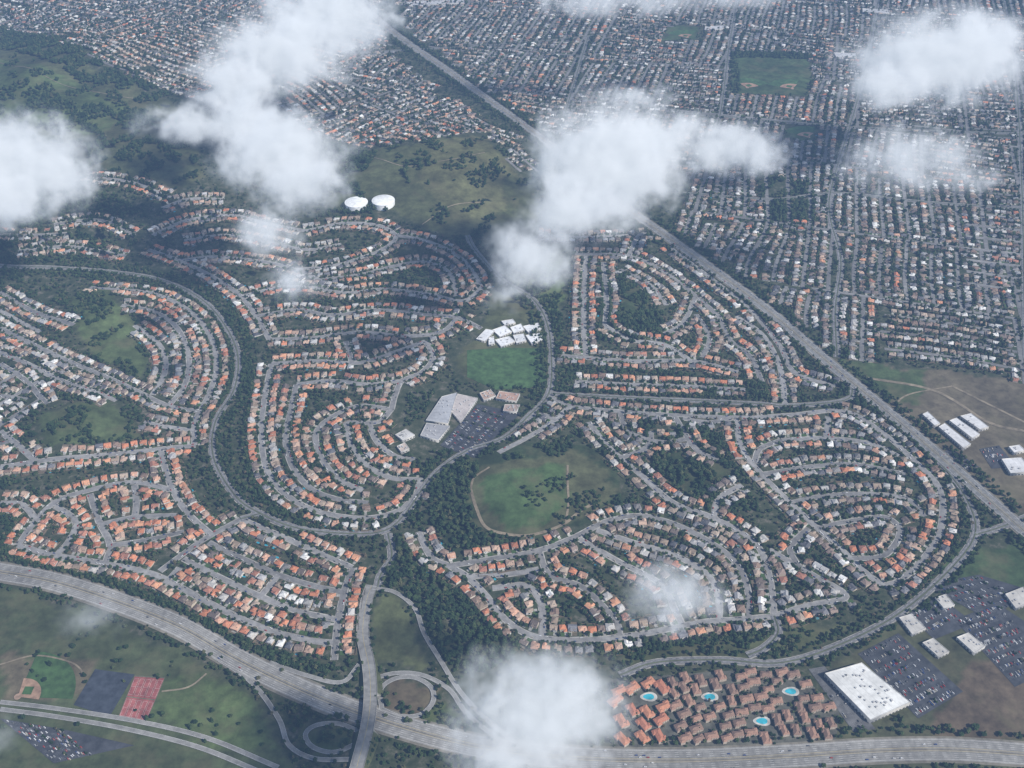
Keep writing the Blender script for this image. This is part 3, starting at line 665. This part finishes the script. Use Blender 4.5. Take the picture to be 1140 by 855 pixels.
for r in roads:
    if r['kind'] in('free','expr'):
        P=r['P']; N,t=nrm(P)
        for k in range(4,len(P)-4):
            for sg in(-1,1):
                if rng.random()<.075:
                    nl=4 if r['kind']=='free' else 3; lane=rng.integers(0,nl); lw=(r['hw']-7)/nl; p=P[k]+N[k]*sg*(3.0+lw*(lane+.5))
                    o=bpy.data.objects.new('car',cm[rng.choice([0,1,0,1,2,3,4,5,6])]); o.location=(p[0],p[1],float(height(*p))+1.85); o.rotation_euler[2]=math.atan2(t[k][1],t[k][0])+(math.pi if sg>0 else 0); scene.collection.objects.link(o)
# ------------------------------------------------------------------ trees
pc=bpy.data.collections.new('tree_species')
def mktree(name,kind):
    bm=bmesh.new()
    def limb(a,b,r0,r1):
        a,b=Vector(a),Vector(b); d=(b-a).normalized(); u=d.orthogonal().normalized(); w=d.cross(u); A=[];B=[]
        for i in range(5):
            c=math.cos(i*math.pi/2.5); s=math.sin(i*math.pi/2.5); A.append(bm.verts.new(a+(u*c+w*s)*r0)); B.append(bm.verts.new(b+(u*c+w*s)*r1))
        for i in range(5): fc=bm.faces.new((A[i],A[(i+1)%5],B[(i+1)%5],B[i])); fc.material_index=1
    hgt={'oak':1.5,'round':1.7,'tall':2.6,'pine':3.0}[kind]
    limb((0,0,-.3),(0.03,0,hgt*.6),.11,.06)
    for k in range(5):
        a=k*1.3; limb((0,0,hgt*.35+.1*k),(.55*math.cos(a),.55*math.sin(a),hgt*.55+.12*k),.05,.02)
    nb={'oak':10,'round':9,'tall':10,'pine':10}[kind]
    for k in range(nb):
        if kind=='pine': q=k/nb; rr=.65*(1-q)+.08; a=k*2.4; cx,cy,cz,R=rr*math.cos(a)*.55,rr*math.sin(a)*.55,.5+q*2.4,.2+.42*(1-q)
        elif kind=='tall': a=random.random()*6.28; rr=random.random()*.5; cx,cy,cz,R=rr*math.cos(a),rr*math.sin(a),1.0+random.random()*1.5,.36+random.random()*.22
        else:
            a=k*2.4; rr=.72*math.sqrt((k+.5)/nb); cx,cy=rr*math.cos(a),rr*math.sin(a); cz=hgt*.55+(.75-rr*.55)*.8+random.uniform(-.12,.12); R=random.uniform(.30,.46)
        res=bmesh.ops.create_icosphere(bm,subdivisions=2,radius=R)
        for vv in res['verts']:
            j=1+random.uniform(-.3,.3); vv.co=Vector((vv.co.x*j+cx,vv.co.y*j+cy,vv.co.z*j*.8+cz))
    me=bpy.data.meshes.new(name); bm.to_mesh(me); bm.free(); me.materials.append(M_LEAF); me.materials.append(M_BARK)
    o=bpy.data.objects.new(name,me); pc.objects.link(o)
for i in range(2): mktree('oak_tree','oak'); mktree('shade_tree','round')
mktree('eucalyptus_tree','tall'); mktree('pine_tree','pine')
def scatter(name,pts,tb=(0,1)):
    pts=np.array(pts); n=len(pts)
    me=bpy.data.meshes.new(name); me.vertices.add(n)
    z=height(pts[:,0],pts[:,1]); me.vertices.foreach_set('co',np.c_[pts[:,0],pts[:,1],z].ravel().astype(np.float32))
    for nm,dat in(('sc',pts[:,2]),('rot',rng.uniform(0,6.28,n)),('tint',rng.uniform(tb[0],tb[1],n)**1.25)):
        a=me.attributes.new(nm,'FLOAT','POINT'); a.data.foreach_set('value',dat.astype(np.float32))
    o=bpy.data.objects.new(name,me); scene.collection.objects.link(o)
    g=bpy.data.node_groups.new(name,'GeometryNodeTree'); g.interface.new_socket('Geometry',in_out='INPUT',socket_type='NodeSocketGeometry'); g.interface.new_socket('Geometry',in_out='OUTPUT',socket_type='NodeSocketGeometry')
    N=g.nodes; gi=N.new('NodeGroupInput'); go=N.new('NodeGroupOutput'); ip=N.new('GeometryNodeInstanceOnPoints'); ci=N.new('GeometryNodeCollectionInfo')
    ci.inputs['Collection'].default_value=pc; ci.inputs['Separate Children'].default_value=True; ci.inputs['Reset Children'].default_value=True
    def na(nm): a=N.new('GeometryNodeInputNamedAttribute'); a.data_type='FLOAT'; a.inputs['Name'].default_value=nm; return a.outputs['Attribute']
    cx=N.new('ShaderNodeCombineXYZ'); g.links.new(na('rot'),cx.inputs['Z'])
    g.links.new(gi.outputs[0],ip.inputs['Points']); g.links.new(ci.outputs[0],ip.inputs['Instance']); ip.inputs['Pick Instance'].default_value=True
    g.links.new(cx.outputs[0],ip.inputs['Rotation']); g.links.new(na('sc'),ip.inputs['Scale']); g.links.new(ip.outputs[0],go.inputs[0])
    md=o.modifiers.new('instances','NODES'); md.node_group=g
def offroad(L,need=0.5):
    out=[]
    for p in L:
        if not inview(p[0],p[1]): continue
        co,ii,d=kd.find((p[0],p[1],0))
        if d-khw[ii]>need: out.append(p)
    return out
n=75000; yy=rng.uniform(900,4900,n); xx=rng.uniform(-1,1,n)*(200+0.48*np.hypot(yy,H)); um=np.ones(n,bool)
for pg,c in ZG: um&=~inpoly(xx,yy,pg)
for pg in NOH: um&=~inpoly(xx,yy,pg)
nz=np.sin(xx/47+1.3*np.sin(yy/39))*np.sin(yy/51+1.7*np.sin(xx/43)); um&=nz>-.6
for a,b in zip(xx[um],yy[um]):
    if hfree(a,b,10.0): yardtrees.append((a,b,rng.uniform(1.6,4.2)))
scatter('garden_trees',offroad(yardtrees,0.6))
wood=[]
LOTP=[GP(p) for p in([(488,498),(530,446),(584,458),(528,514)],[(466,492),(490,440),(534,440),(505,480)])]
def grove(poly,dens,s0,s1,clump=0.0):
    pg=GP(poly); x0,y0=pg.min(0); x1,y1=pg.max(0); n=int((x1-x0)*(y1-y0)*dens); x=rng.uniform(x0,x1,n); y=rng.uniform(y0,y1,n); k=inpoly(x,y,pg)
    if clump:
        nz=np.sin(x/37+1.3*np.sin(y/29))*np.sin(y/41+1.7*np.sin(x/33))+.35*np.sin(x/11)*np.sin(y/13); k&=nz>clump-0.6
    for p in LOTP: k&=~inpoly(x,y,p)
    for a,b in zip(x[k],y[k]):
        if hfree(a,b,9.5): wood.append((a,b,rng.uniform(s0,s1)))
D=1/40.
grove([(430,600),(455,600),(500,650),(540,690),(580,712),(575,730),(530,752),(500,740),(478,700),(450,665),(424,655)],D,2.5,6)
grove([(480,535),(522,506),(535,520),(522,545),(530,590),(580,602),(560,615),(510,612),(478,585)],D,2.5,5.5)
grove([(545,515),(600,495),(640,494),(655,470),(700,515),(710,558),(680,572),(690,545),(676,520),(640,508),(590,510)],D,3,5,.4)
grove([(570,545),(680,520),(690,560),(600,600)],D*.4,2.5,4.5,.95)
grove([(700,466),(800,478),(818,520),(846,570),(800,574),(740,545),(690,500)],D,3,5.5,.2)
grove([(655,300),(700,305),(740,345),(735,385),(665,380)],D,3,5.5,.2)
grove([(620,405),(700,410),(850,425),(860,445),(640,436)],D,2.5,4.5,.25)
grove([(540,280),(575,262),(622,268),(626,300),(626,380),(610,345),(580,320)],D*.5,3,5,.6)
grove([(600,395),(630,380),(620,440),(608,436)],D*.6,2.5,4.5,.3)
grove([(0,215),(100,200),(165,240),(165,262),(120,290),(0,292)],D*.6,3,6,.3)
grove([(0,100),(150,125),(222,150),(222,200),(190,226),(60,200),(0,160)],D*.6,3.5,6,.6)
grove([(-60,150),(80,160),(120,190),(80,215),(-60,215)],D*.7,3.5,6,.3)
grove([(0,30),(190,108),(180,116),(90,90),(0,56)],D*.8,4,7,.3); grove([(0,60),(180,115),(160,130),(0,100)],D*.5,3,6,.95)
grove([(350,155),(420,170),(400,205),(440,240),(370,240)],D*.7,3.5,6,.4); grove([(430,165),(570,160),(590,205),(540,262),(480,250)],D*.4,3,6,.85)
grove([(70,312),(130,310),(175,380),(165,430),(100,402)],D*.6,3,5,.6); grove([(15,445),(165,440),(165,498),(20,498)],D*.6,3,5,.6)
grove([(0,300),(60,305),(80,340),(0,335)],D*.6,3,5,.4)
grove([(0,530),(30,540),(20,600),(0,610)],D,3,5,.3)
grove([(690,728),(860,705),(960,690),(900,728),(700,745)],D*.7,2.5,4.5,.4)
grove([(905,738),(950,725),(1060,640),(1080,610),(1095,640),(1010,690),(930,745)],D*.3,2.5,4.5,.5)
grove([(930,790),(1060,800),(1140,820),(1140,832),(930,832)],D*.4,2.5,5,.7)
grove([(845,195),(915,200),(905,255),(850,250)],D*.7,3,6,.3); grove([(814,58),(902,60),(902,66),(814,64)],D,3,5); grove([(814,64),(822,64),(824,104),(814,104)],D*.5,3,5)
grove([(600,500),(615,470),(655,470),(650,500)],D*.7,2.5,4.5,.5)
grove([(440,508),(475,500),(480,530),(450,530)],D*.8,2.5,4,.4); grove([(455,440),(485,435),(470,470),(450,476)],D*.8,2.5,4,.3); grove([(500,425),(600,432),(600,438),(500,436)],D*.5,2,3.5)
grove([(330,790),(400,800),(400,850),(330,850)],D*.4,2.5,4.5,.8); grove([(420,750),(490,752),(530,810),(430,812)],D*.35,2.5,4,.9)
grove([(0,655),(140,695),(250,750),(320,850),(0,850)],D*.1,2.5,4.5,1.1)
for poly in ([(560,600),(640,605),(620,640),(560,632)],[(610,640),(660,660),(690,700),(640,700)],[(880,500),(1000,500),(1020,570),(900,560)],[(920,560),(1000,560),(1000,620),(950,610)],[(740,580),(840,620),(850,680),(800,670)],[(900,610),(940,640),(890,680),(870,640)],[(320,290),(520,300),(520,345),(300,345)],[(310,430),(420,450),(400,540),(330,530)]): grove(poly,D*.5,2.2,4.2,.3)
def belt(path,o0,o1,dens,s0,s1):
    P=smooth(GP(path)); N,t=nrm(P)
    for k in range(len(P)):
        for sg in(-1,1):
            for _ in range(rng.poisson(abs(o1-o0)*6*dens)):
                p=P[k]+N[k]*sg*rng.uniform(o0,o1)+rng.uniform(-3,3,2)
                if hfree(p[0],p[1],9) and not any(inpoly(p[0],p[1],q) for q in LOTP): wood.append((p[0],p[1],rng.uniform(s0,s1)))
belt(COLL[0],9,40,1/65.,2.0,4.8); belt(COLL[0],8,12,1/28.,1.8,3.2)
belt(COLL[1],9,26,1/50.,2.2,4.2); belt(COLL[2],9,20,1/60.,2,3.8); belt(EXPR[0],21,44,1/55.,2.3,4.8); belt(FREE[0],28,40,1/70.,2.2,4.5)
belt([(0,612),(60,636),(130,655),(200,683),(260,715),(320,735),(370,748)],0,9,1/25.,2.5,4.5); belt([(600,722),(700,722),(790,712),(860,698)],0,10,1/25.,2.5,4.2)
belt([(455,560),(470,545),(490,515)],4,25,1/40.,2.5,4.5); belt([(400,740),(396,700),(402,650)],8,18,1/45.,2.5,4); belt([(268,395),(280,440),(276,500),(290,545),(320,572)],0,12,1/30.,2.5,4.5)
for f_ in FARART: belt(f_,8,13,1/60.,2.5,4.5)
belt([(1058,540),(1066,580),(1040,630),(1000,665)],0,9,1/30.,2,4)
wood=offroad(wood,1.2); scatter('woodland_trees',wood,(0,.92))
# ------------------------------------------------------------------ clouds
mc=bpy.data.materials.new('cloud_vapour_glow'); mc.use_nodes=True; nt=mc.node_tree; nt.nodes.clear()
out=nt.nodes.new('ShaderNodeOutputMaterial'); at=nt.nodes.new('ShaderNodeAttribute'); at.attribute_name='density'
vs=nt.nodes.new('ShaderNodeVolumeScatter'); vs.inputs['Color'].default_value=(1,1,1,1); vs.inputs['Anisotropy'].default_value=0.0
em=nt.nodes.new('ShaderNodeEmission'); em.inputs['Color'].default_value=(0.84,0.92,1,1)  # self-glow added to the vapour, standing in for light scattered many times inside
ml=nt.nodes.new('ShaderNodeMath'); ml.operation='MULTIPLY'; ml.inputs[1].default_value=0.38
ad=nt.nodes.new('ShaderNodeAddShader')
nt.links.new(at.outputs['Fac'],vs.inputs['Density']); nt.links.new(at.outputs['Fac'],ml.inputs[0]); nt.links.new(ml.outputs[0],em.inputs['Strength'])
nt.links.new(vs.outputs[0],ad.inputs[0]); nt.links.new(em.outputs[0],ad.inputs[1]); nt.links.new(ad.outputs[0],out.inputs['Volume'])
mc.cycles.volume_step_rate=4.0
def cloud(blobs,alt=380,dens=0.022,seed=0):
    B=[]
    for px,py,rx,ry,bias in blobs:
        x,y,t=flat(px,py,alt); s=t/FL; B.append((x,y,alt,rx*s*1.45,ry*s*1.45,ry*s*1.15,bias))
    B=np.array(B); ex=1.15
    lo=(B[:,:3]-B[:,3:6]*ex).min(0); hi=(B[:,:3]+B[:,3:6]*ex).max(0); c=(lo+hi)/2
    vox=max(5,s*2.6); rmean=B[:,3:6].mean()
    me=bpy.data.meshes.new('cloud'); me.materials.append(mc); o=bpy.data.objects.new('cloud',me); o.location=c; scene.collection.objects.link(o)
    g=bpy.data.node_groups.new('cloud','GeometryNodeTree'); g.interface.new_socket('Geometry',in_out='INPUT',socket_type='NodeSocketGeometry'); g.interface.new_socket('Geometry',in_out='OUTPUT',socket_type='NodeSocketGeometry')
    N=g.nodes; L=g.links; go=N.new('NodeGroupOutput'); gi=N.new('NodeGroupInput'); pos=N.new('GeometryNodeInputPosition').outputs[0]
    def M(op,a,b=None,c_=None):
        n=N.new('ShaderNodeMath'); n.operation=op
        for i,q in enumerate((a,b,c_)):
            if q is None: continue
            if isinstance(q,(int,float)): n.inputs[i].default_value=float(q)
            else: L.new(q,n.inputs[i])
        return n.outputs[0]
    def V(op,a,b):
        n=N.new('ShaderNodeVectorMath'); n.operation=op; L.new(a,n.inputs[0])
        if b is not None: n.inputs[1].default_value=tuple(float(k) for k in b)
        return n
    acc=None
    for b in B:
        d=V('SUBTRACT',pos,b[:3]-c); e=V('DIVIDE',d.outputs[0],b[3:6]); l=V('LENGTH',e.outputs[0],None).outputs['Value']
        f=M('SUBTRACT',1.0-b[6],l); acc=f if acc is None else M('SMOOTH_MAX',acc,f,0.15)
    sh=V('ADD',pos,(seed*431.,seed*97.,0))
    def NZ(sc,det,ro):
        n=N.new('ShaderNodeTexNoise'); n.inputs['Scale'].default_value=sc; n.inputs['Detail'].default_value=det; n.inputs['Roughness'].default_value=ro; n.inputs['Distortion'].default_value=0.5; L.new(sh.outputs[0],n.inputs['Vector'])
        return n.outputs[0]
    n1=NZ(1.6/rmean,6,.68); n2=NZ(5.0/rmean,5,.7)
    d=M('ADD',acc,M('MULTIPLY',M('SUBTRACT',n1,.5),2.3)); d=M('ADD',d,M('MULTIPLY',M('SUBTRACT',n2,.5),1.35))
    def SM(v,a,b_):
        n=N.new('ShaderNodeMapRange'); n.interpolation_type='SMOOTHSTEP'; L.new(v,n.inputs[0]); n.inputs[1].default_value=a; n.inputs[2].default_value=b_; return n.outputs[0]
    d=M('MULTIPLY',M('POWER',SM(d,.04,.95),1.7),SM(acc,-.12,.25)); d=M('MULTIPLY',d,dens)
    vc=N.new('GeometryNodeVolumeCube'); L.new(d,vc.inputs['Density']); vc.inputs['Min'].default_value=tuple(lo-c); vc.inputs['Max'].default_value=tuple(hi-c)
    for k,nm in enumerate('XYZ'): vc.inputs['Resolution '+nm].default_value=int(min(240,max(12,(hi-lo)[k]/vox)))
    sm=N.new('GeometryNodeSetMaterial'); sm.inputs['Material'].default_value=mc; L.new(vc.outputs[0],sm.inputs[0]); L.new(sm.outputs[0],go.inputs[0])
    md=o.modifiers.new('vapour','NODES'); md.node_group=g
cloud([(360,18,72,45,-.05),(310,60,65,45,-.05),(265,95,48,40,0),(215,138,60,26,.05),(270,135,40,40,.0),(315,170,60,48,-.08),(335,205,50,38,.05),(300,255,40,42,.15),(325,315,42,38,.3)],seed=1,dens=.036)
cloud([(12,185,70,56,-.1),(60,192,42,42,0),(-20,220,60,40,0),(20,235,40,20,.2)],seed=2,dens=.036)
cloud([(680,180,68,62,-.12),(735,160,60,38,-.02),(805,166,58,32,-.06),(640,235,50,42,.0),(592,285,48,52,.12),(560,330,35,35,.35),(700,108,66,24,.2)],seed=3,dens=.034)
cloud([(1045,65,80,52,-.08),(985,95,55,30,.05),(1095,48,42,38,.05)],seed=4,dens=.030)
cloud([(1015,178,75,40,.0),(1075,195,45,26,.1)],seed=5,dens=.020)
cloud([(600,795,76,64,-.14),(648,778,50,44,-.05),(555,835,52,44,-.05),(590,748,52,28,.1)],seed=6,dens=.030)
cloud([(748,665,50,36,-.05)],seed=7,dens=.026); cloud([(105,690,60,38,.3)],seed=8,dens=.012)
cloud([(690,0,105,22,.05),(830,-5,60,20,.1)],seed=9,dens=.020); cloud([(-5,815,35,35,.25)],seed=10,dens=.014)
bm=bmesh.new(); bmesh.ops.create_cube(bm,size=1); me=bpy.data.meshes.new('atmospheric_haze'); bm.to_mesh(me); bm.free()
hz=bpy.data.objects.new('atmospheric_haze',me); hz.scale=(70000,70000,1000); hz.location=(0,0,430); scene.collection.objects.link(hz)
mh=bpy.data.materials.new('haze_glow'); mh.use_nodes=True; nt=mh.node_tree; nt.nodes.clear(); me.materials.append(mh)
out=nt.nodes.new('ShaderNodeOutputMaterial'); ab=nt.nodes.new('ShaderNodeVolumeAbsorption'); ab.inputs['Color'].default_value=(0.0,0.0,0.0,1); S=0.95e-4; ab.inputs['Density'].default_value=S
em=nt.nodes.new('ShaderNodeEmission'); em.inputs['Color'].default_value=(0.26,0.43,0.78,1); em.inputs['Strength'].default_value=S  # blue glow put into the haze in place of scattered daylight
ad=nt.nodes.new('ShaderNodeAddShader'); nt.links.new(ab.outputs[0],ad.inputs[0]); nt.links.new(em.outputs[0],ad.inputs[1]); nt.links.new(ad.outputs[0],out.inputs['Volume'])
mh.cycles.homogeneous_volume=True
# ------------------------------------------------------------------ light, world, camera
el=math.radians(42); sx,sy=0.84,-0.54; l=math.hypot(sx,sy); sx/=l; sy/=l
Sv=Vector((math.cos(el)*sx,math.cos(el)*sy,math.sin(el)))
ld=bpy.data.lights.new('sun','SUN'); ld.energy=5.0; ld.angle=math.radians(.5); ld.color=(1,.955,.89); lo_=bpy.data.objects.new('sun',ld); lo_.rotation_euler=Sv.to_track_quat('Z','Y').to_euler(); scene.collection.objects.link(lo_)
w=bpy.data.worlds.new('World'); scene.world=w; w.use_nodes=True; nt=w.node_tree; bg=nt.nodes['Background']; sk=nt.nodes.new('ShaderNodeTexSky'); sk.sky_type='NISHITA'; sk.sun_disc=False; sk.sun_elevation=el; sk.sun_rotation=math.atan2(sx,sy)
nt.links.new(sk.outputs[0],bg.inputs[0]); bg.inputs[1].default_value=.09
cd=bpy.data.cameras.new('camera'); cam=bpy.data.objects.new('camera',cd); cam.location=(0,0,H); cam.rotation_euler=(math.radians(90)-PIT,0,0); cd.angle=math.radians(50); cd.clip_start=1; cd.clip_end=90000; scene.collection.objects.link(cam); scene.camera=cam
scene.view_settings.view_transform='Standard'; scene.view_settings.look='None'; scene.view_settings.exposure=0
print('done',time.time()-T0)
